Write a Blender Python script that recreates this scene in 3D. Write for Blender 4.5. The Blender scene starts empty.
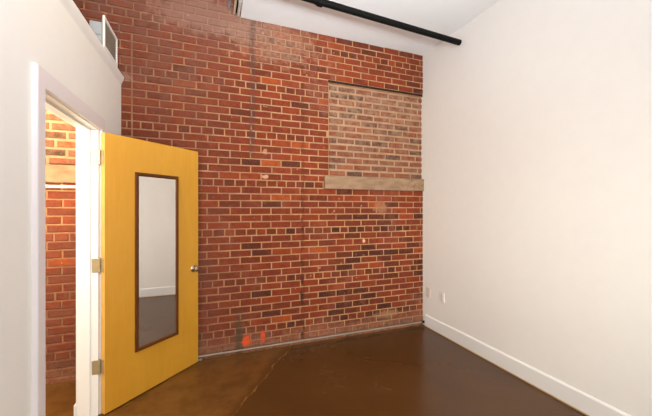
import bpy, bmesh, math, random
from mathutils import Vector, Matrix

random.seed(11)
S = bpy.context.scene
C = S.collection

# ------------------------------------------------------------------ camera
YAW = math.atan(115/308)
cam_data = bpy.data.cameras.new('camera')
cam_data.sensor_width = 36.0
cam_data.lens = 308/652*36
cam_data.clip_start = 0.02
cam = bpy.data.objects.new('camera', cam_data)
cam.location = (0, 0, 1.499)
cam.rotation_euler = (math.pi/2, 0, -YAW)
C.objects.link(cam)
S.camera = cam

# ------------------------------------------------------------------ world, lights, exposure
W = bpy.data.worlds.new('world')
S.world = W
W.use_nodes = True
W.node_tree.nodes['Background'].inputs[0].default_value = (0.80, 0.88, 1.0, 1)
W.node_tree.nodes['Background'].inputs[1].default_value = 0.3

def area(name, loc, rot, sx, sy, power, color):
    l = bpy.data.lights.new(name, 'AREA')
    l.shape = 'RECTANGLE'; l.size = sx; l.size_y = sy
    l.energy = power; l.color = color
    o = bpy.data.objects.new(name, l)
    o.location = loc; o.rotation_euler = rot
    C.objects.link(o)
    return o

def lamp(name, loc, power, color, r):
    l = bpy.data.lights.new(name, 'POINT')
    l.energy = power; l.color = color; l.shadow_soft_size = r
    o = bpy.data.objects.new(name, l)
    o.location = loc
    C.objects.link(o)
    return o

def tinted(k, *c):
    """power and colour from the three channel strengths"""
    m = max(c)
    return k*m, (c[0]/m, c[1]/m, c[2]/m)

# daylight from the rear window
e, c = tinted(100, 0.77, 0.77, 0.63)
area('daylight', (1.75, -2.78, 1.95), (math.radians(90), 0, 0), 1.1, 1.9, e, c)
# two unseen fill lights added at the back of the room, one aimed high, one level
e, c = tinted(60, 0.63, 0.69, 0.71)
area('fill_high', (0.3, -2.6, 0.8), (math.radians(122), 0, math.radians(-5)), 0.8, 0.8, e, c).data.spread = math.radians(50)
e, c = tinted(60, 0.33, 0.32, 0.28)
area('fill_level', (0.6, -2.6, 1.0), (math.radians(92), 0, math.radians(-15)), 0.8, 0.8, e, c).data.spread = math.radians(50)
# two added fill lights above the frame, one warm, one cool
e, c = tinted(60, 0.30, 0.22, 0.07)
lamp('fill_top_warm', (-0.2, 1.6, 3.5), e, c, 0.15)
e, c = tinted(60, 0.52, 0.56, 0.80)
lamp('fill_top_cool', (-0.1, 0.4, 2.9), e, c, 0.15)
# lamp of the hallway
e, c = tinted(60, 1.05, 0.97, 0.86)
lamp('hall_lamp', (-1.30, 1.70, 2.00), e, c, 0.10)
# two unseen fill lights added to brighten the hallway brick
e, c = tinted(60, 0.36, 0.30, 0.18)
lamp('hall_brick_fill', (-1.28, 2.86, 2.36), e, c, 0.06)
e, c = tinted(60, 0.30, 0.26, 0.15)
lamp('hall_brick_fill_low', (-1.38, 2.74, 1.60), e, c, 0.06)

S.view_settings.view_transform = 'Standard'
S.view_settings.look = 'None'
S.view_settings.gamma = 1.0
S.view_settings.use_curve_mapping = False
S.view_settings.exposure = 0.0

# ------------------------------------------------------------------ helpers
def sl(c):
    return c/12.92 if c <= 0.04045 else ((c+0.055)/1.055)**2.4

def rgb(r, g, b):
    return (sl(r/255), sl(g/255), sl(b/255), 1)

class NT:
    """small node-tree helper"""
    def __init__(self, name):
        self.m = bpy.data.materials.new(name)
        self.m.use_nodes = True
        self.t = self.m.node_tree
        self.b = self.t.nodes['Principled BSDF']
    def n(self, typ, **kw):
        x = self.t.nodes.new(typ)
        for k, v in kw.items():
            setattr(x, k, v)
        return x
    def l(self, a, b):
        self.t.links.new(a, b)
    def put(self, sock, v):
        if hasattr(v, 'is_output'):
            self.l(v, sock)
        else:
            sock.default_value = v
    def math(self, op, a, b=0.0, c=None, clamp=False):
        x = self.n('ShaderNodeMath', operation=op, use_clamp=clamp)
        self.put(x.inputs[0], a); self.put(x.inputs[1], b)
        if c is not None: self.put(x.inputs[2], c)
        return x.outputs[0]
    def mix(self, f, a, b, typ='MIX'):
        x = self.n('ShaderNodeMix', data_type='RGBA', blend_type=typ)
        self.put(x.inputs[0], f); self.put(x.inputs[6], a); self.put(x.inputs[7], b)
        return x.outputs[2]
    def noise(self, vec, scale, detail=3, rough=0.55, dist=0.0):
        x = self.n('ShaderNodeTexNoise')
        x.inputs['Scale'].default_value = scale
        x.inputs['Detail'].default_value = detail
        x.inputs['Roughness'].default_value = rough
        x.inputs['Distortion'].default_value = dist
        if vec is not None: self.l(vec, x.inputs['Vector'])
        return x.outputs['Fac']
    def ramp(self, f, stops, interp='LINEAR'):
        x = self.n('ShaderNodeValToRGB')
        x.color_ramp.interpolation = interp
        e = x.color_ramp.elements
        while len(e) < len(stops): e.new(0.5)
        for i, (p, c) in enumerate(stops):
            e[i].position = p; e[i].color = c
        self.l(f, x.inputs[0])
        return x.outputs[0]
    def smooth(self, v, a, b, lo=0.0, hi=1.0):
        x = self.n('ShaderNodeMapRange', interpolation_type='SMOOTHSTEP')
        self.put(x.inputs[0], v)
        x.inputs[1].default_value = a; x.inputs[2].default_value = b
        x.inputs[3].default_value = lo; x.inputs[4].default_value = hi
        return x.outputs[0]
    def coords(self):
        tc = self.n('ShaderNodeTexCoord')
        s = self.n('ShaderNodeSeparateXYZ')
        self.l(tc.outputs['Object'], s.inputs[0])
        return tc.outputs['Object'], s.outputs[0], s.outputs[1], s.outputs[2]
    def bump(self, h, strength, dist):
        x = self.n('ShaderNodeBump')
        x.inputs['Strength'].default_value = strength
        x.inputs['Distance'].default_value = dist
        self.l(h, x.inputs['Height'])
        self.l(x.outputs[0], self.b.inputs['Normal'])
    def stretch(self, vec, sx, sy, sz):
        x = self.n('ShaderNodeMapping')
        x.inputs['Scale'].default_value = (sx, sy, sz)
        self.l(vec, x.inputs[0])
        return x.outputs[0]

def paint(name, col, rough=0.5, bump=0.05, scale=60, var=0.03, metal=0.0, spec=0.5):
    N = NT(name)
    v, x, y, z = N.coords()
    f = N.noise(v, scale*0.12, 3)
    c2 = tuple(max(0, c*(1-var*3)) for c in col[:3]) + (1,)
    N.l(N.ramp(f, [(0.3, c2), (0.7, col)]), N.b.inputs['Base Color'])
    N.b.inputs['Roughness'].default_value = rough
    N.b.inputs['Metallic'].default_value = metal
    N.b.inputs['Specular IOR Level'].default_value = spec
    if bump:
        N.bump(N.noise(v, scale, 4), bump, 0.002)
    return N.m

# --- wall paints
M_WALL = paint('white_wall_paint', rgb(241, 238, 234), 0.6, 0.12, 90, 0.006)
M_CEIL = paint('ceiling_paint', rgb(238, 238, 239), 0.7, 0.12, 70, 0.006)
M_TRIM = paint('white_trim_paint', rgb(240, 239, 238), 0.35, 0.02, 40, 0.004)
M_CASING = paint('cool_white_gloss_paint', rgb(234, 226, 228), 0.4, 0.02, 40, 0.004)
M_HALL = paint('hall_paint', rgb(225, 215, 200), 0.7, 0.05, 60, 0.006)
M_BLACK = paint('black_pipe_paint', rgb(9, 8, 7), 0.6, 0.05, 80, 0.05, spec=0.12)
M_FLOORCOND = paint('dusty_grey_conduit', rgb(150, 140, 128), 0.5, 0.08, 60, 0.08)
M_BLACKGAP = paint('dark_register_interior', rgb(128, 114, 98), 0.7, 0.0, 80, 0.05)
M_LOUVER = paint('louver_enamel', rgb(176, 164, 148), 0.5, 0.0, 80, 0.03)
M_STEEL = paint('satin_nickel', rgb(190, 178, 160), 0.28, 0.0, 60, 0.03, metal=1.0)
M_BRASS = paint('aged_steel_hinge', rgb(184, 166, 130), 0.4, 0.04, 120, 0.08, metal=0.45)
M_GALV = paint('galvanised_sheet', rgb(186, 192, 198), 0.4, 0.03, 50, 0.06, metal=0.6)
M_COND = paint('painted_conduit', rgb(205, 200, 192), 0.45, 0.05, 80, 0.04)
M_BEIGE = paint('beige_conduit', rgb(205, 186, 160), 0.5, 0.03, 60, 0.05)
M_PLATE = paint('plastic_plate', rgb(238, 231, 224), 0.4, 0.0, 60, 0.01)
M_PLATE_GREY = paint('greige_plastic_plate', rgb(222, 213, 203), 0.45, 0.0, 60, 0.01)
M_SLOT = paint('dark_slot', rgb(70, 62, 55), 0.6, 0.0, 60, 0.02)
M_LINTEL_SHADE = paint('lintel_shade_brown', rgb(52, 28, 18), 0.8, 0.1, 60, 0.1, spec=0.2)  # lintel brown, dark enough to paint in the shadow line
M_SHOE = paint('tan_caulk_strip', rgb(206, 168, 120), 0.6, 0.05, 60, 0.08)

def old_wall_stains(N, base, v, x, z):
    """dust, soot, lime bloom, paint marks, mortar smears and some painted shade lying over bricks and joints alike"""
    big = N.noise(v, 1.7, 4, 0.6, 0.4)
    fine = N.noise(v, 12, 5, 0.7)
    grit = N.noise(v, 34, 5, 0.7)
    dust = N.math('MULTIPLY', N.smooth(big, 0.45, 0.75), N.smooth(fine, 0.35, 0.7, 0.0, 0.7))
    base = N.mix(dust, base, rgb(138, 90, 72))
    # grey mauve film on the door side of the wall and up under the roof, where it also paints in shade
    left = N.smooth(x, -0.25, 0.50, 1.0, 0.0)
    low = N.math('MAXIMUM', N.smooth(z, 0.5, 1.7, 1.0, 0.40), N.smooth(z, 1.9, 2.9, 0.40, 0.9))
    film_shade = N.math('MULTIPLY', N.math('MULTIPLY', left, low), N.smooth(fine, 0.25, 0.7, 0.2, 0.8))
    base = N.mix(film_shade, base, rgb(112, 68, 54))
    topl = N.math('MULTIPLY', N.smooth(z, 2.75, 3.5), N.smooth(x, 1.3, 0.4, 0.15, 1.0))
    base = N.mix(N.math('MULTIPLY', topl, N.smooth(fine, 0.35, 0.7, 0.1, 0.65)), base, rgb(112, 74, 64))
    # pale lime bloom just above the floor
    zz = N.math('ADD', z, N.math('MULTIPLY', N.math('SUBTRACT', fine, 0.5), 0.45))
    bloom = N.math('MULTIPLY', N.smooth(zz, 0.02, 0.26, 1.0, 0.0), N.smooth(grit, 0.3, 0.65, 0.15, 0.85))
    base = N.mix(bloom, base, rgb(140, 102, 80))
    # whitish dust patch under the ceiling
    def spot(cx, cz, rx, rz, amp=0.9, src=None):
        dx = N.math('DIVIDE', N.math('SUBTRACT', x, cx), rx)
        dz = N.math('DIVIDE', N.math('SUBTRACT', z, cz), rz)
        d = N.math('SQRT', N.math('ADD', N.math('MULTIPLY', dx, dx), N.math('MULTIPLY', dz, dz)))
        d = N.math('ADD', d, N.math('MULTIPLY', N.math('SUBTRACT', src or grit, 0.5), 2.4))
        return N.smooth(d, 0.6, 1.15, amp, 0.0)
    base = N.mix(N.math('MULTIPLY', spot(0.62, 3.28, 0.55, 0.26, 0.75, fine), N.smooth(grit, 0.3, 0.7, 0.2, 1.0)), base, rgb(156, 116, 94))
    base = N.mix(spot(-0.725, 2.70, 0.05, 0.05, 0.4, fine), base, rgb(176, 140, 122))
    base = N.mix(spot(0.02, 3.40, 0.60, 0.20, 0.6, fine), base, rgb(138, 104, 92))
    # old soot run and seam
    jx = N.math('ADD', x, N.math('MULTIPLY', N.math('SUBTRACT', fine, 0.5), 0.10))
    def run(cx, w0, w1):
        return N.smooth(N.math('ABSOLUTE', N.math('SUBTRACT', jx, cx)), w0, w1, 1.0, 0.0)
    soot = N.math('MULTIPLY', run(0.405, 0.012, 0.045), N.smooth(z, 1.95, 2.1))
    base = N.mix(N.math('MULTIPLY', soot, N.smooth(grit, 0.35, 0.62, 0.0, 0.75)), base, rgb(74, 54, 50))
    seam = N.math('MULTIPLY', N.math('MULTIPLY', run(0.955, 0.008, 0.030), N.smooth(fine, 0.40, 0.6, 0.0, 0.9)), N.smooth(z, 1.2, 2.3, 1.0, 0.45))
    base = N.mix(seam, base, rgb(56, 26, 16))
    moss = N.math('MULTIPLY', run(0.27, 0.02, 0.05), N.smooth(z, 0.50, 0.32))
    base = N.mix(N.math('MULTIPLY', moss, N.smooth(grit, 0.3, 0.6, 0.2, 0.8)), base, rgb(70, 60, 44))
    # orange marking paint near the floor
    base = N.mix(spot(0.345, 0.125, 0.050, 0.062, 0.95), base, rgb(214, 78, 34))
    base = N.mix(spot(0.510, 0.145, 0.030, 0.062, 0.9), base, rgb(206, 78, 40))
    # smears of old mortar
    sm = N.math('MULTIPLY', spot(1.93, 1.50, 0.095, 0.085, 0.75), N.smooth(z, 1.40, 1.44))
    base = N.mix(sm, base, rgb(146, 100, 74))
    base = N.mix(spot(2.02, 0.20, 0.20, 0.05, 0.6), base, rgb(150, 112, 82))
    base = N.mix(spot(1.706, 1.105, 0.020, 0.030, 0.9), base, rgb(214, 170, 140))
    base = N.mix(spot(0.535, 1.83, 0.035, 0.022, 0.8), base, rgb(200, 150, 120))
    base = N.mix(spot(0.535, 2.10, 0.025, 0.030, 0.7), base, rgb(190, 140, 112))
    base = N.mix(N.smooth(N.noise(v, 16, 2, 0.5), 0.73, 0.77, 0.0, 0.7), base, rgb(180, 136, 106))
    return base

def make_mortar(name, ca, cb, stains=True):
    N = NT(name)
    v, x, y, z = N.coords()
    f = N.noise(v, 9, 4)
    c = N.ramp(f, [(0.3, ca), (0.7, cb)])
    if stains:
        c = old_wall_stains(N, c, v, x, z)
    N.l(c, N.b.inputs['Base Color'])
    N.b.inputs['Roughness'].default_value = 0.9
    N.bump(N.noise(v, 120, 4), 0.5, 0.004)
    return N.m
M_MORTAR = make_mortar('brick_mortar', rgb(152, 110, 76), rgb(180, 137, 98))
M_MORTAR_PALE = make_mortar('pale_infill_mortar', rgb(144, 112, 86), rgb(168, 132, 104), False)

def make_brick(name, infill=False):
    N = NT(name)
    v, x, y, z = N.coords()
    at = N.n('ShaderNodeAttribute', attribute_name='tone')
    sp = N.n('ShaderNodeSeparateColor')
    N.l(at.outputs['Color'], sp.inputs[0])
    t, seed = sp.outputs[0], sp.outputs[1]
    # shift the mottling from brick to brick
    off = N.n('ShaderNodeCombineXYZ')
    N.l(N.math('MULTIPLY', seed, 37.0), off.inputs[0]); N.l(N.math('MULTIPLY', seed, 11.0), off.inputs[2])
    vv = N.n('ShaderNodeVectorMath', operation='ADD')
    N.l(v, vv.inputs[0]); N.l(off.outputs[0], vv.inputs[1])
    u = vv.outputs[0]
    if infill:
        base = N.ramp(t, [(0.0, rgb(62, 44, 38)), (0.15, rgb(92, 54, 42)), (0.4, rgb(118, 56, 36)),
                          (0.65, rgb(124, 58, 36)), (0.85, rgb(108, 70, 56)), (1.0, rgb(150, 70, 36))])
    else:
        base = N.ramp(t, [(0.0, rgb(66, 27, 15)), (0.25, rgb(94, 36, 17)), (0.5, rgb(115, 43, 19)),
                          (0.75, rgb(130, 51, 21)), (0.92, rgb(144, 59, 22)), (1.0, rgb(156, 70, 25))])
    f1 = N.noise(u, 20, 5, 0.65)
    base = N.mix(N.smooth(f1, 0.42, 0.72, 0.0, 0.55), base, rgb(74, 32, 20))
    f3 = N.noise(u, 13, 4, 0.6, 0.5)
    base = N.mix(N.smooth(f3, 0.52, 0.75, 0.0, 0.35), base, rgb(158, 68, 30))
    f2 = N.noise(u, 60, 4, 0.6)
    base = N.mix(N.smooth(f2, 0.56, 0.75, 0.0, 0.40), base, rgb(168, 100, 66))
    if infill:
        fine = N.noise(v, 14, 5, 0.7)
        base = N.mix(N.math('MULTIPLY', N.smooth(fine, 0.36, 0.62, 0.05, 0.85), N.smooth(z, 1.9, 2.8, 0.45, 1.0)), base, rgb(142, 108, 86))
    else:
        base = old_wall_stains(N, base, v, x, z)
    N.l(base, N.b.inputs['Base Color'])
    N.b.inputs['Roughness'].default_value = 0.8
    N.b.inputs['Specular IOR Level'].default_value = 0.25
    h = N.math('ADD', N.noise(v, 60, 5, 0.65), N.math('MULTIPLY', N.noise(v, 18, 3), 0.6))
    N.bump(h, 0.5, 0.006)
    return N.m
M_BRICK = make_brick('red_brick')
M_BRICK_IN = make_brick('weathered_infill_brick', True)

M_STONE = None

def make_stone():
    N = NT('weathered_sill_stone')
    v, x, y, z = N.coords()
    f = N.noise(N.stretch(v, 1.0, 1.0, 3.0), 7, 5, 0.65)
    c = N.ramp(f, [(0.25, rgb(112, 86, 64)), (0.55, rgb(142, 112, 88)), (0.8, rgb(156, 126, 102))])
    g = N.noise(N.stretch(v, 1.0, 1.0, 2.2), 16, 4, 0.7)
    right = N.smooth(x, 1.95, 2.3)
    c = N.mix(N.math('MULTIPLY', N.smooth(g, 0.52, 0.68, 0.0, 0.7), right), c, rgb(80, 60, 44))
    N.l(c, N.b.inputs['Base Color'])
    N.b.inputs['Roughness'].default_value = 0.85
    N.bump(N.noise(v, 70, 5), 0.4, 0.004)
    return N.m
M_STONE = make_stone()

def make_floor():
    N = NT('stained_polished_concrete')
    v, x, y, z = N.coords()
    a = N.noise(v, 1.3, 5, 0.6, 0.6)
    b = N.noise(v, 7, 5, 0.7, 0.3)
    c = N.ramp(a, [(0.25, rgb(74, 46, 18)), (0.55, rgb(82, 51, 20)), (0.8, rgb(92, 58, 24))])
    c = N.mix(N.smooth(b, 0.5, 0.85, 0.0, 0.12), c, rgb(104, 68, 32))
    c = N.mix(N.smooth(N.noise(v, 22, 4, 0.7), 0.65, 0.8, 0.0, 0.06), c, rgb(50, 30, 14))
    # pale trowelled cement along the brick
    edge = N.math('ADD', y, N.math('MULTIPLY', N.math('SUBTRACT', b, 0.5), 0.35))
    c = N.mix(N.smooth(edge, 3.16, 3.28, 0.0, 0.55), c, rgb(108, 78, 50))
    # lighter pour between the doorway and an old saw cut in the slab
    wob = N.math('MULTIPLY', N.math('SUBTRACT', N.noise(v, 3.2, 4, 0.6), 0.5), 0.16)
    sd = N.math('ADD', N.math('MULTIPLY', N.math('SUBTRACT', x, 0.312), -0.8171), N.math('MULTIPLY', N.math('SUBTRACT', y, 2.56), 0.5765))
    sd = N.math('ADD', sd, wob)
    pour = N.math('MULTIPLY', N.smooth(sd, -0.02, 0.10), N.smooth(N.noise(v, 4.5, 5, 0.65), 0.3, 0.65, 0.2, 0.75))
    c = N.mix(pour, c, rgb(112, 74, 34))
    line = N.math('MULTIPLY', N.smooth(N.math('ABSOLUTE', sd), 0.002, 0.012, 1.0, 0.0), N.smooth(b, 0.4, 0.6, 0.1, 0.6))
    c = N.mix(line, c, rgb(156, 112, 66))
    N.l(c, N.b.inputs['Base Color'])
    N.l(N.smooth(a, 0.3, 0.75, 0.22, 0.28), N.b.inputs['Roughness'])
    N.b.inputs['Specular IOR Level'].default_value = 0.42
    N.bump(N.noise(v, 3, 2), 0.03, 0.008)
    return N.m
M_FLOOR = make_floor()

def make_birch():
    N = NT('amber_birch_veneer')
    v, x, y, z = N.coords()
    g = N.noise(N.stretch(v, 14, 14, 0.9), 4, 5, 0.6, 0.3)
    h = N.noise(N.stretch(v, 2.5, 2.5, 0.8), 2.2, 4, 0.6, 0.8)
    c = N.ramp(g, [(0.3, rgb(203, 145, 40)), (0.7, rgb(209, 150, 44))])
    c = N.mix(N.smooth(h, 0.4, 0.7, 0.0, 0.45), c, rgb(215, 158, 52))
    N.l(c, N.b.inputs['Base Color'])
    N.b.inputs['Roughness'].default_value = 0.38
    N.bump(g, 0.04, 0.002)
    return N.m
M_BIRCH = make_birch()
M_BIRCH_EDGE = paint('birch_door_edge', rgb(226, 178, 86), 0.45, 0.03, 80, 0.05)
M_MIRFRAME = paint('dark_walnut_frame', rgb(98, 54, 18), 0.5, 0.05, 60, 0.08, spec=0.25)
N_ = NT('mirror_silver')
N_.b.inputs['Base Color'].default_value = (0.86, 0.86, 0.84, 1)
N_.b.inputs['Metallic'].default_value = 1.0
N_.b.inputs['Roughness'].default_value = 0.015
M_MIRROR = N_.m
N_ = NT('window_glass')
N_.b.inputs['Base Color'].default_value = (1, 1, 1, 1)
N_.b.inputs['Roughness'].default_value = 0.0
N_.b.inputs['Transmission Weight'].default_value = 1.0
N_.b.inputs['IOR'].default_value = 1.05
M_GLASS = N_.m

# ---- mesh helpers
def new_bm():
    return bmesh.new()

def add_box(bm, lo, hi, bevel=0.0, seg=2, mi=0):
    x0, y0, z0 = lo; x1, y1, z1 = hi
    t = bmesh.new()
    vs = [t.verts.new(p) for p in ((x0,y0,z0),(x1,y0,z0),(x1,y1,z0),(x0,y1,z0),(x0,y0,z1),(x1,y0,z1),(x1,y1,z1),(x0,y1,z1))]
    for q in ((0,3,2,1),(4,5,6,7),(0,1,5,4),(1,2,6,5),(2,3,7,6),(3,0,4,7)):
        t.faces.new([vs[i] for i in q]).material_index = mi
    if bevel:
        bmesh.ops.bevel(t, geom=t.edges[:], offset=bevel, segments=seg, profile=0.5, affect='EDGES')
    merge(bm, t)

def merge(bm, t, mat=None):
    me = bpy.data.meshes.new('tmp')
    t.to_mesh(me); t.free()
    if mat is not None: me.transform(mat)
    bm.from_mesh(me)
    bpy.data.meshes.remove(me)

def add_tube(bm, p, q, r, n=20, bevel=0.0):
    p, q = Vector(p), Vector(q)
    t = bmesh.new()
    d = q-p
    bmesh.ops.create_cone(t, cap_ends=True, segments=n, radius1=r, radius2=r, depth=d.length)
    if bevel:
        es = [e for e in t.edges if any(len(f.verts) > 4 for f in e.link_faces)]
        bmesh.ops.bevel(t, geom=es, offset=bevel, segments=2, affect='EDGES')
    M = Matrix.Translation((p+q)/2) @ d.to_track_quat('Z', 'Y').to_matrix().to_4x4()
    merge(bm, t, M)

def add_lathe(bm, prof, M, n=28):
    """prof: (radius, height) pairs about local z"""
    t = bmesh.new()
    rings = []
    for r, h in prof:
        rings.append([t.verts.new((r*math.cos(2*math.pi*i/n), r*math.sin(2*math.pi*i/n), h)) for i in range(n)])
    for a, b in zip(rings, rings[1:]):
        for i in range(n):
            t.faces.new((a[i], a[(i+1) % n], b[(i+1) % n], b[i]))
    t.faces.new(rings[0][::-1]); t.faces.new(rings[-1])
    bmesh.ops.remove_doubles(t, verts=t.verts[:], dist=1e-6)
    merge(bm, t, M)

def add_prism(bm, pts, axis, a, b):
    """polygon pts (two coords) extruded along axis 'x' or 'y' or 'z' from a to b"""
    t = bmesh.new()
    def P(u, v, w):
        return {'x': (w, u, v), 'y': (u, w, v), 'z': (u, v, w)}[axis]
    lo = [t.verts.new(P(u, v, a)) for u, v in pts]
    hi = [t.verts.new(P(u, v, b)) for u, v in pts]
    n = len(pts)
    t.faces.new(lo); t.faces.new(hi[::-1])
    for i in range(n):
        t.faces.new((lo[i], hi[i], hi[(i+1) % n], lo[(i+1) % n]))
    bmesh.ops.recalc_face_normals(t, faces=t.faces[:])
    merge(bm, t)

def obj(name, bm, mats, parent=None, smooth=False, loc=None, rotz=None):
    me = bpy.data.meshes.new(name)
    bm.to_mesh(me); bm.free()
    for m in (mats if isinstance(mats, (list, tuple)) else [mats]):
        me.materials.append(m)
    if smooth:
        for p in me.polygons: p.use_smooth = True
    o = bpy.data.objects.new(name, me)
    C.objects.link(o)
    if parent: o.parent = parent
    if loc is not None: o.location = loc
    if rotz is not None: o.rotation_euler = (0, 0, rotz)
    if smooth:
        try:
            me.set_sharp_from_angle(angle=math.radians(35))
        except Exception:
            pass
    return o

def thing(name, label, cat, loc=(0, 0, 0), rotz=0, group=None):
    o = bpy.data.objects.new(name, None)
    o.empty_display_size = 0.1
    C.objects.link(o)
    o.location = loc; o.rotation_euler = (0, 0, rotz)
    o['label'] = label; o['category'] = cat
    if group: o['group'] = group
    return o

def tag(o, label, cat, group=None):
    o['label'] = label; o['category'] = cat
    if group: o['group'] = group
    return o

def struct(o, label=None, cat=None):
    o['kind'] = 'structure'
    if label: o['label'] = label
    if cat: o['category'] = cat
    return o

# ------------------------------------------------------------------ dimensions
XL, XR = -0.765, 2.555          # faces of the partition and of the right wall
XH = -0.883                     # hall face of the partition
YB, YR = 3.28, -2.80            # brick wall and rear wall
ZC, ZH = 3.465, 4.00            # ceiling over the room, higher ceiling on the left
XE = 0.285                      # edge of the lower ceiling
XHALL = -2.40
DY0, DY1, DZ = 1.862, 2.660, 2.065  # door opening

# ------------------------------------------------------------------ structure
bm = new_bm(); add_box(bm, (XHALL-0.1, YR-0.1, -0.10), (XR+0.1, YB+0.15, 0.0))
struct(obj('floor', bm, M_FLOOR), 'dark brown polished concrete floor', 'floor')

bm = new_bm()
add_prism(bm, [(XE, ZC), (XR, ZC), (XR, ZH+0.1), (XHALL, ZH+0.1), (XHALL, ZH), (XE, ZH)], 'y', YR, YB+0.10)
struct(obj('ceiling', bm, M_CEIL), 'white ceiling, lower over the right part of the room', 'ceiling')

bm = new_bm(); add_box(bm, (XR, YR-0.1, 0), (XR+0.12, YB+0.15, ZC+0.6))
struct(obj('wall_right', bm, M_WALL), 'plain warm white plaster wall on the right', 'wall')

# partition with the doorway
bm = new_bm()
add_prism(bm, [(YR, 0), (DY0-0.02, 0), (DY0-0.02, DZ+0.02), (DY1+0.02, DZ+0.02), (DY1+0.02, 0), (YB-0.004, 0), (YB-0.004, 2.66), (YR, 2.66)], 'x', XH, XL)
struct(obj('wall_left', bm, M_WALL), 'white partition wall with the doorway, stopping short of the ceiling', 'wall')

# rear wall with two window openings (behind the camera)
bm = new_bm()
def rear(x0, x1, z0, z1): add_box(bm, (x0, YR-0.12, z0), (x1, YR, z1))
rear(XHALL, -0.40, 0, ZH); rear(0.70, 1.20, 1.0, 2.9); rear(2.30, XR, 0, ZH)
rear(-0.40, 2.30, 0, 1.0); rear(-0.40, 2.30, 2.9, ZH)
struct(obj('wall_rear', bm, M_WALL))
for i, (x0, x1) in enumerate(((-0.40, 0.70), (1.20, 2.30))):
    bm = new_bm()
    for (a, b) in (((x0, 1.0), (x0+0.05, 2.9)), ((x1-0.05, 1.0), (x1, 2.9)), ((x0+0.05, 1.0), (x1-0.05, 1.05)), ((x0+0.05, 2.85), (x1-0.05, 2.9)), ((x0+0.05, 1.93), (x1-0.05, 1.97))):
        add_box(bm, (a[0], YR-0.09, a[1]), (b[0], YR-0.05, b[1]))
    w = struct(obj('window_%d' % (i+1), bm, M_TRIM))
    bm = new_bm(); add_box(bm, (x0+0.05, YR-0.072, 1.05), (x1-0.05, YR-0.068, 2.85))
    obj('pane', bm, M_GLASS, w)

bm = new_bm(); add_box(bm, (XHALL-0.1, YR, 0), (XHALL, YB+0.15, ZH))
struct(obj('wall_hall', bm, M_HALL))
bm = new_bm(); add_box(bm, (XHALL, 0.2, 0), (XH, 0.3, 2.55))
struct(obj('wall_hall_end', bm, M_HALL))
bm = new_bm(); add_box(bm, (XHALL, YR, 2.55), (XH, YB-0.004, 2.66))
struct(obj('ceiling_hall', bm, M_HALL))

# ---- brick wall, brick by brick
PITCH, Z0 = 0.0729, 0.008
BH = 0.0600                                        # brick height
WX0, WX1, WZ0, WZ1 = 1.262, XR+0.5, 1.868, 2.930   # bricked-up opening on the right
HX0, HX1 = -2.20, -1.05                             # bricked-up opening seen through the doorway
def in_open(x, z):
    return WZ0 <= z <= WZ1 and (WX0 < x < WX1 or HX0 < x < HX1)

def brick(bm, lay, x0, x1, zc, h, yf, tone, dark, mi=0, wob=0.0025):
    d = random.uniform(-wob, wob)
    seed = random.random()
    y = yf+d
    c = 0.004
    dz0, dz1 = random.uniform(-.0015, .0015), random.uniform(-.0015, .0015)
    zl, zr = zc+dz0, zc+dz1
    hh = h/2
    o = [(x0, y+c, zl-hh), (x1, y+c, zr-hh), (x1, y+c, zr+hh), (x0, y+c, zl+hh)]
    i = [(x0+c, y, zl-hh+c), (x1-c, y, zr-hh+c), (x1-c, y, zr+hh-c), (x0+c, y, zl+hh-c)]
    b = [(px, yf+0.03, pz) for px, _, pz in o]
    vo = [bm.verts.new(p) for p in o]; vi = [bm.verts.new(p) for p in i]; vb = [bm.verts.new(p) for p in b]
    fs = [bm.faces.new(vi)]
    for k in range(4):
        j = (k+1) % 4
        fs.append(bm.faces.new((vo[k], vo[j], vi[j], vi[k])))
        fs.append(bm.faces.new((vb[k], vb[j], vo[j], vo[k])))
    for f in fs:
        f.material_index = mi
        for l in f.loops:
            l[lay] = (tone, seed, 0, 1)

bm = new_bm()
lay = bm.loops.layers.float_color.new('tone')
J = 0.0135
nrows = int((ZH+0.02-Z0)/PITCH)+1
for k in range(nrows):
    zc = Z0+k*PITCH
    header = (k % 7 == 3)
    if header:
        L, off = 0.1063, 0.711-0.053
    else:
        L, off = 0.2126, 0.711 + (0.1063 if k % 2 == 0 else 0)
    cuts = []
    n0 = int(math.floor((XHALL-off)/L))
    x = off+n0*L
    while x < XR+L:
        cuts.append(x+random.uniform(-.006, .006)); x += L
    # the straight joint near the partition
    SJ = -0.682
    if zc < 3.12:
        cuts = [c for c in cuts if abs(c-SJ) > 0.03]+[SJ]
    cuts.sort()
    edge_cuts = []
    for bx in (WX0, HX0, HX1):
        if WZ0 < zc < WZ1:
            edge_cuts.append(bx)
    cuts = [c for c in cuts if all(abs(c-e) > 0.025 for e in edge_cuts)]+edge_cuts
    cuts.sort()
    for a, b in zip(cuts, cuts[1:]):
        mid = (a+b)/2
        if in_open(mid, zc): continue
        if b-a < 0.03: continue
        ja = 0.0065 if a == SJ else J/2
        jb = 0.0065 if b == SJ else J/2
        x0, x1 = a+ja, min(b-jb, XR+0.05)
        if x1-x0 < 0.01: continue
        t = min(0.9, max(0.12, random.gauss(0.52, 0.17 if mid > 0.9 else 0.13)))
        if random.random() < (0.13 if mid > 1.2 and zc < 1.4 else 0.04 if mid > 0.3 else 0.02): t = random.uniform(0, 0.2)
        if random.random() < 0.02: t = 0.97
        if header: t = max(0, t-0.10)
        if 1.2 < mid and zc < 1.5: t = max(0, t-0.14)
        brick(bm, lay, x0, x1, zc, BH+random.uniform(-.003, .003), YB, t, 0)
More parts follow.
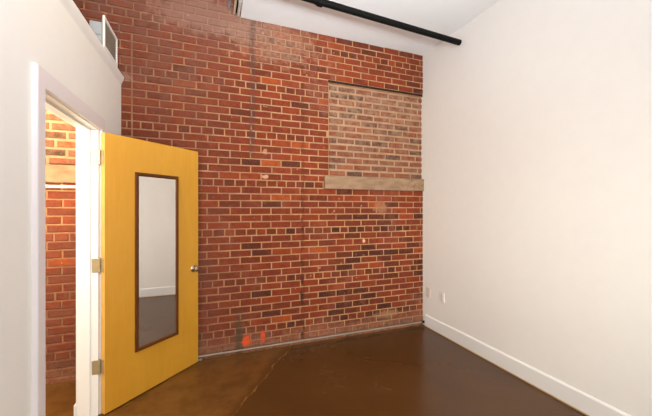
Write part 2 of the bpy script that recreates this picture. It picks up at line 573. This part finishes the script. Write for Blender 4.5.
# mortar behind, leaving the two openings free
def mort(x0, x1, z0, z1, y=YB+0.008):
    add_box(bm, (x0, y, z0), (x1, YB+0.14, z1), mi=1)
mort(XHALL, XR+0.05, -0.05, WZ0)
mort(XHALL, XR+0.05, WZ1, ZH+0.05)
mort(HX1, WX0, WZ0, WZ1); mort(XHALL, HX0, WZ0, WZ1)
struct(obj('wall_back', bm, [M_BRICK, M_MORTAR]), 'old red brick wall at the back', 'wall')

# ---- the bricked-up openings
def infill(name, x0, x1, label):
    bm = new_bm()
    lay = bm.loops.layers.float_color.new('tone')
    p = 0.0755
    rows = int((WZ1-WZ0)/p)
    for k in range(rows+1):
        zc = WZ0+0.035+k*p
        if zc+0.03 > WZ1: break
        x = x0+0.012-(0.11 if k % 2 else 0.0)+random.uniform(-.02, .02)
        while x < x1:
            w = random.uniform(0.19, 0.215)
            a, b = max(x, x0+0.012), min(x+w, x1-0.004)
            if b-a > 0.03:
                brick(bm, lay, a, b, zc, 0.051+random.uniform(-.004, .004), YB+0.024, random.random(), 0, wob=0.003)
            x += w+random.uniform(0.018, 0.027)
    add_box(bm, (x0, YB+0.033, WZ0-0.02), (x1, YB+0.12, WZ1), mi=1)
    return struct(obj(name, bm, [M_BRICK_IN, M_MORTAR_PALE]), label, 'wall')
infill('wall_infill', WX0, XR+0.08, 'bricked-up window of paler dusty bricks above the stone sill')
infill('wall_infill_hall', HX0, HX1, 'bricked-up window seen through the doorway')

def lintel(x0, x1):
    bm = new_bm(); add_box(bm, (x0, YB+0.002, WZ1+0.004), (x1, YB+0.03, WZ1+0.030))
    return struct(obj('trim_lintel_shade', bm, M_LINTEL_SHADE), 'thin lintel edge over the bricked-up window, shadow line in its dark brown', 'lintel')
lintel(WX0-0.01, XR-0.001)  # dark strip also draws the soft shadow above the recessed infill

# ---- crown ledge on the partition
bm = new_bm()
add_prism(bm, [(XH-0.02, 2.66), (XH-0.02, 2.69), (XL+0.022, 2.69), (XL+0.022, 2.682), (XL+0.019, 2.666), (XL+0.014, 2.650), (XL+0.008, 2.636), (XL+0.003, 2.624), (XL, 2.614), (XL, 2.66)], 'y', YR, YB-0.006)
struct(obj('trim_ledge', bm, M_WALL), 'white moulded ledge capping the partition', 'ledge')

# ---- baseboards
bm = new_bm()
add_prism(bm, [(XR, 0.012), (XR, 0.150), (XR-0.006, 0.150), (XR-0.016, 0.138), (XR-0.016, 0.012)], 'y', YR, YB-0.058)
b = struct(obj('baseboard_right', bm, M_TRIM), 'tall white baseboard along the right wall', 'baseboard')
bm = new_bm(); add_box(bm, (XR-0.014, YR, 0.0), (XR, YB-0.058, 0.012))
obj('caulk_strip', bm, M_SHOE, b)
bm = new_bm()
add_prism(bm, [(XL, 0.0), (XL, 0.150), (XL+0.006, 0.150), (XL+0.016, 0.138), (XL+0.016, 0.0)], 'y', YR, DY0-0.09)
struct(obj('baseboard_left', bm, M_TRIM))

# ---- door casing, jamb, stop
CW, CH = 0.072, 0.097
bm = new_bm()
y0, y1 = DY0-0.006, DY1+0.018
pts = [(y0-CW, 0), (y0, 0), (y0, DZ+0.006), (y1, DZ+0.006), (y1, 0), (y1+CW, 0), (y1+CW, DZ+CH), (y0-CW, DZ+CH)]
add_prism(bm, pts, 'x', XL, XL+0.022)
bmesh.ops.bevel(bm, geom=[e for e in bm.edges if all(v.co.x > XL+0.02 for v in e.verts)], offset=0.003, segments=2, affect='EDGES')
struct(obj('trim_casing', bm, M_CASING), 'flat white casing around the doorway', 'door casing')
bm = new_bm()
pts = [(DY0-0.018, 0), (DY0, 0), (DY0, DZ), (DY1, DZ), (DY1, 0), (DY1+0.018, 0), (DY1+0.018, DZ+0.018), (DY0-0.018, DZ+0.018)]
add_prism(bm, pts, 'x', XH-0.001, XL+0.001)
s = 0.012
pts = [(DY0, 0), (DY0+s, 0), (DY0+s, DZ-s), (DY1-s, DZ-s), (DY1-s, 0), (DY1, 0), (DY1, DZ), (DY0, DZ)]
add_prism(bm, pts, 'x', XL-0.090, XL-0.046)
struct(obj('trim_jamb', bm, M_TRIM), 'white door jamb with stop', 'door jamb')
bm = new_bm()
pts = [(y0-CW, 0), (y0, 0), (y0, DZ+0.006), (y1, DZ+0.006), (y1, 0), (y1+CW, 0), (y1+CW, DZ+CH), (y0-CW, DZ+CH)]
add_prism(bm, pts, 'x', XH-0.018, XH-0.0012)
add_box(bm, (XH-0.028, y1-0.012, 0), (XH-0.018, y1+CW, 0.10), 0.003)
struct(obj('trim_casing_hall', bm, M_TRIM))

# ------------------------------------------------------------------ the door
PIN = Vector((-0.753, 2.6680, 0))
DANG = math.radians(44.7)
door = thing('door_1', 'yellow birch veneer door standing open against the brick wall', 'door', PIN, DANG)
door['kind'] = 'structure'
# local x runs along the leaf, local -y faces the camera; leaf thickness from y=-0.044 to 0
DL = 0.853
bm = new_bm()
add_box(bm, (0.004, -0.044, 0.008), (DL, -0.0005, 2.046), 0.0025)
for f in bm.faces:
    f.material_index = 1 if abs(f.normal.x) > 0.9 else 0
obj('door_panel', bm, [M_BIRCH, M_BIRCH_EDGE], door)
# hinges: a leaf on the door edge, a leaf on the jamb, a knuckle between
def hinge(z):
    bm = new_bm()
    for q in range(5):
        za = z-0.050+q*0.020
        add_tube(bm, (-0.006, -0.002, za+0.0006), (-0.006, -0.002, za+0.0194), 0.0065, 14)
    for sgn in (-1, 1):
        add_tube(bm, (-0.006, -0.002, z+sgn*0.050), (-0.006, -0.002, z+sgn*0.056), 0.0045, 12)
    h = obj('hinge', bm, M_BRASS, door, True)
    bm = new_bm()
    add_box(bm, (0.0005, -0.038, z-0.050), (0.0038, -0.002, z+0.050), 0.0008)
    obj('door_leaf', bm, M_BRASS, h)
    # the jamb leaf lies in the rabbet, at minus DANG to the door
    bm = new_bm()
    add_box(bm, (-0.048, -0.0118, z-0.050), (-0.004, -0.0088, z+0.050), 0.0008)
    for a in (-0.040, -0.018):
        for b in (-0.036, 0, 0.036):
            t = bmesh.new()
            bmesh.ops.create_uvsphere(t, u_segments=10, v_segments=6, radius=0.0035)
            merge(bm, t, Matrix.Translation((a, -0.0118, z+b)) @ Matrix.Diagonal((1, 0.4, 1, 1)))
    o = obj('jamb_leaf', bm, M_BRASS, h)
    o.rotation_euler = (0, 0, -DANG)
for z in (1.868, 1.085, 0.350): hinge(z)
# knob set: one knob on each face
bm = new_bm()
KX, KZ = DL-0.060, 0.922
prof = [(0.0, 0.0), (0.032, 0.0), (0.032, 0.004), (0.026, 0.010), (0.012, 0.013), (0.011, 0.026), (0.018, 0.032), (0.0255, 0.040), (0.027, 0.047), (0.024, 0.055), (0.015, 0.059), (0.0, 0.060)]
add_lathe(bm, prof, Matrix.Translation((KX, -0.044, KZ)) @ Matrix.Rotation(math.radians(90), 4, 'X'))
obj('door_knob', bm, M_STEEL, door, True)
bm = new_bm()
prof2 = [(0.0, 0.0), (0.032, 0.0), (0.032, 0.003), (0.026, 0.006), (0.012, 0.009), (0.011, 0.014), (0.022, 0.020), (0.026, 0.027), (0.022, 0.033), (0.0, 0.035)]
add_lathe(bm, prof2, Matrix.Translation((KX, -0.0005, KZ)) @ Matrix.Rotation(math.radians(-90), 4, 'X'))
obj('door_knob', bm, M_STEEL, door, True)
bm = new_bm(); add_box(bm, (DL-0.0005, -0.034, KZ-0.028), (DL+0.0015, -0.010, KZ+0.028), 0.0005)
add_box(bm, (DL+0.001, -0.029, KZ-0.010), (DL+0.010, -0.015, KZ+0.010), 0.002)
obj('latch_plate', bm, M_STEEL, door)

# mirror hung on the leaf
mz0, mz1, mx0, mx1, fw, fd = 0.362, 1.782, 0.226, 0.622, 0.031, 0.012
mir = thing('mirror', 'tall narrow mirror in a dark brown frame hung on the yellow door', 'mirror', PIN, DANG)
bm = new_bm()
yb = -0.0442
# mitred frame with a slight inward slope
outer = [(mx0, mz0), (mx1, mz0), (mx1, mz1), (mx0, mz1)]
def inset(d): return [(mx0+d, mz0+d), (mx1-d, mz0+d), (mx1-d, mz1-d), (mx0+d, mz1-d)]
loops = [[bm.verts.new((x, yb, z)) for x, z in outer],
         [bm.verts.new((x, yb-fd+0.003, z)) for x, z in outer],
         [bm.verts.new((x, yb-fd, z)) for x, z in inset(0.004)],
         [bm.verts.new((x, yb-fd, z)) for x, z in inset(fw*0.6)],
         [bm.verts.new((x, yb-fd+0.005, z)) for x, z in inset(fw-0.003)],
         [bm.verts.new((x, yb-0.003, z)) for x, z in inset(fw)],
         [bm.verts.new((x, yb, z)) for x, z in inset(fw)]]
for a, b in zip(loops, loops[1:]+loops[:1]):
    for i in range(4):
        bm.faces.new((a[i], a[(i+1) % 4], b[(i+1) % 4], b[i]))
bmesh.ops.recalc_face_normals(bm, faces=bm.faces[:])
obj('mirror_frame', bm, M_MIRFRAME, mir)
bm = new_bm(); add_box(bm, (mx0+fw-0.001, yb-0.005, mz0+fw-0.001), (mx1-fw+0.001, yb-0.0005, mz1-fw+0.001))
obj('mirror_glass', bm, M_MIRROR, mir)

# ------------------------------------------------------------------ sills
def sill(x0, x1, label):
    bm = new_bm()
    add_box(bm, (x0, YB-0.030, 1.716), (x1, YB+0.026, 1.866), 0.006)
    # worn uneven front arris
    bmesh.ops.subdivide_edges(bm, edges=[e for e in bm.edges if abs(e.verts[0].co.x-e.verts[1].co.x) > 0.3], cuts=24)
    for v in bm.verts:
        if v.co.y < YB-0.02:
            v.co.y += random.uniform(-.0015, .0025); v.co.z += random.uniform(-.002, .002)
    return tag(obj('window_sill', bm, M_STONE), label, 'sill')
sill(1.200, XR-0.002, 'weathered beige stone sill under the bricked-up window by the right wall')
sill(-2.25, -1.00, 'beige stone sill on the brick wall seen through the doorway')

# ------------------------------------------------------------------ pipes and conduits
# black sprinkler pipe under the ceiling
pipe = thing('ceiling_pipe', 'black steel pipe running below the white ceiling into the right wall', 'pipe')
P0, P1 = Vector((0.40, 2.528, 3.313)), Vector((XR-0.001, 2.652, 3.313))
d = (P1-P0).normalized()
Pl = P0-d*1.0
bm = new_bm(); add_tube(bm, Pl, P1, 0.029, 28)
obj('pipe_run', bm, M_BLACK, pipe, True)
bm = new_bm()
cc = P0+d*((0.915-0.40)/d.x)
add_tube(bm, cc-d*0.045, cc+d*0.010, 0.040, 24, 0.006)
add_tube(bm, cc-d*0.060, cc-d*0.045, 0.034, 24, 0.003)
obj('coupling', bm, M_BLACK, pipe, True)
bm = new_bm()
hx = P0+d*((2.0-0.40)/d.x)
hz = P0-d*0.25
add_tube(bm, (hz.x, hz.y, 3.313+0.028), (hz.x, hz.y, ZH), 0.005, 10)
add_tube(bm, hz-d*0.012, hz+d*0.012, 0.033, 24, 0.002)
obj('hanger', bm, M_BLACK, pipe, True)

# conduits along the edge of the lower ceiling
def conduit(x, z, r, mat, label, clips):
    c = thing('ceiling_conduit', label, 'conduit', group=None)
    bm = new_bm(); add_tube(bm, (x, YR+0.002, z), (x, YB-0.002, z), r, 18)
    obj('tube', bm, mat, c, True)
    for y in clips:
        bm = new_bm()
        add_tube(bm, (x, y-0.012, z), (x, y+0.012, z), r+0.003, 18, 0.001)
        add_box(bm, (x+r*0.5, y-0.010, z-0.003), (XE-0.0005, y+0.010, z+0.003))
        obj('clip', bm, mat, c)
    return c
conduit(0.262, 3.478, 0.013, M_COND, 'white conduit at the ceiling edge, nearest the white ceiling', (3.05, 1.6))
conduit(0.222, 3.490, 0.012, M_BEIGE, 'beige conduit at the ceiling edge beside the white one', (2.9, 1.5))
conduit(0.170, 3.530, 0.014, M_GALV, 'grey metal conduit at the ceiling edge, leftmost of the three', (2.95,))
bm = new_bm(); add_tube(bm, (0.243, YR+0.002, 3.500), (0.243, YB-0.002, 3.500), 0.007, 12)
tag(obj('ceiling_cable', bm, M_BLACK, None, True), 'thin black cable between the conduits at the ceiling edge', 'cable')

# floor conduit along the foot of the brick wall
fc = thing('floor_conduit', 'thin grey conduit along the foot of the brick wall', 'conduit')
bm = new_bm(); add_tube(bm, (-0.70, YB-0.030, 0.047), (XR-0.030, YB-0.030, 0.047), 0.0085, 18)
obj('tube', bm, M_FLOORCOND, fc, True)
bm = new_bm(); add_tube(bm, (XR-0.040, YB-0.030, 0.047), (XR-0.001, YB-0.030, 0.047), 0.013, 18, 0.002)
obj('end_fitting', bm, M_BLACK, fc, True)
for x in (0.1, 0.95, 1.8):
    bm = new_bm()
    add_tube(bm, (x-0.008, YB-0.030, 0.047), (x+0.008, YB-0.030, 0.047), 0.0100, 18)
    add_box(bm, (x-0.008, YB-0.024, 0.041), (x+0.008, YB+0.002, 0.053))
    obj('clip', bm, M_FLOORCOND, fc)
bm = new_bm(); add_tube(bm, (-0.55, YB-0.022, 0.012), (-0.085, YB-0.022, 0.012), 0.010, 16, 0.002)
tag(obj('pipe_stub', bm, M_FLOORCOND, None, True), 'short pale pipe end lying on the floor behind the open door', 'pipe')

# conduit on the brick in the hall
hc = thing('hall_conduit', 'white conduit under the stone sill seen through the doorway', 'conduit')
bm = new_bm(); add_tube(bm, (XHALL+0.002, YB-0.016, 1.682), (XH-0.06, YB-0.016, 1.682), 0.0135, 18)
obj('tube', bm, M_COND, hc, True)
bm = new_bm(); add_tube(bm, (-1.21, YB-0.016, 1.682), (-1.16, YB-0.016, 1.682), 0.0155, 18, 0.002)
obj('coupling', bm, M_COND, hc, True)

# ------------------------------------------------------------------ supply register on the ledge
reg = thing('air_register', 'white air register with a metal boot standing on the partition ledge', 'air vent', (-0.752, 2.715, 2.69))
gw, gh = 0.345, 0.240
bm = new_bm()
fr = 0.024
add_prism(bm, [(0, 0), (gw, 0), (gw, gh), (0, gh)], 'x', -0.004, 0.0)
bm.free(); bm = new_bm()
for lo, hi in (((0, 0), (fr, gh)), ((gw-fr, 0), (gw, gh)), ((fr, 0), (gw-fr, fr)), ((fr, gh-fr), (gw-fr, gh))):
    add_box(bm, (0.0, lo[0], lo[1]), (0.012, hi[0], hi[1]), 0.0015)
obj('register_frame', bm, M_TRIM, reg)
bm = new_bm(); add_box(bm, (-0.012, fr-0.004, fr-0.004), (-0.002, gw-fr+0.004, gh-fr+0.004))
obj('damper', bm, M_BLACKGAP, reg)
n = 9
for i in range(n):
    bm = new_bm()
    z = fr+(gh-2*fr)*(i+0.5)/n
    add_box(bm, (-0.0015, fr-0.002, z-0.0022), (0.0085, gw-fr+0.002, z+0.0022))
    o = obj('louver', bm, M_LOUVER, reg)
bm = new_bm()
add_box(bm, (-0.088, 0.022, 0.0), (-0.012, gw-0.022, 0.195), 0.002)
add_box(bm, (-0.093, 0.016, 0.100), (-0.010, gw-0.016, 0.108), 0.001)
obj('metal_boot', bm, M_GALV, reg)

# ------------------------------------------------------------------ outlet and blank plate on the right wall
ot = thing('wall_outlet', 'white duplex outlet low on the right wall', 'outlet', (XR, 2.922, 0.446))
bm = new_bm(); add_box(bm, (-0.006, -0.036, -0.058), (0.0, 0.036, 0.058), 0.002)
obj('cover_plate', bm, M_PLATE, ot)
for dz in (-0.020, 0.020):
    bm = new_bm(); add_box(bm, (-0.0085, -0.017, dz-0.014), (-0.0055, 0.017, dz+0.014), 0.0012)
    rcp = obj('receptacle', bm, M_PLATE, ot)
    bm = new_bm()
    for a in (-0.0065, 0.0065):
        add_box(bm, (-0.0092, a-0.0016, dz-0.003), (-0.0084, a+0.0016, dz+0.008))
    add_tube(bm, (-0.0092, 0, dz-0.008), (-0.0084, 0, dz-0.008), 0.0028, 12)
    obj('slots', bm, M_SLOT, rcp)
bm = new_bm(); add_tube(bm, (-0.0072, 0, 0), (-0.0056, 0, 0), 0.003, 12)
obj('screw', bm, M_STEEL, ot)
bl = thing('blank_plate', 'grey blank wall plate low on the right wall, beside the brick corner', 'wall plate', (XR, 3.175, 0.440))
bm = new_bm(); add_box(bm, (-0.006, -0.038, -0.060), (0.0, 0.038, 0.060), 0.002)
obj('cover_plate', bm, M_PLATE_GREY, bl)
for dz in (-0.042, 0.042):
    bm = new_bm(); add_tube(bm, (-0.0070, 0, dz), (-0.0056, 0, dz), 0.003, 12)
    obj('screw', bm, M_STEEL, bl)
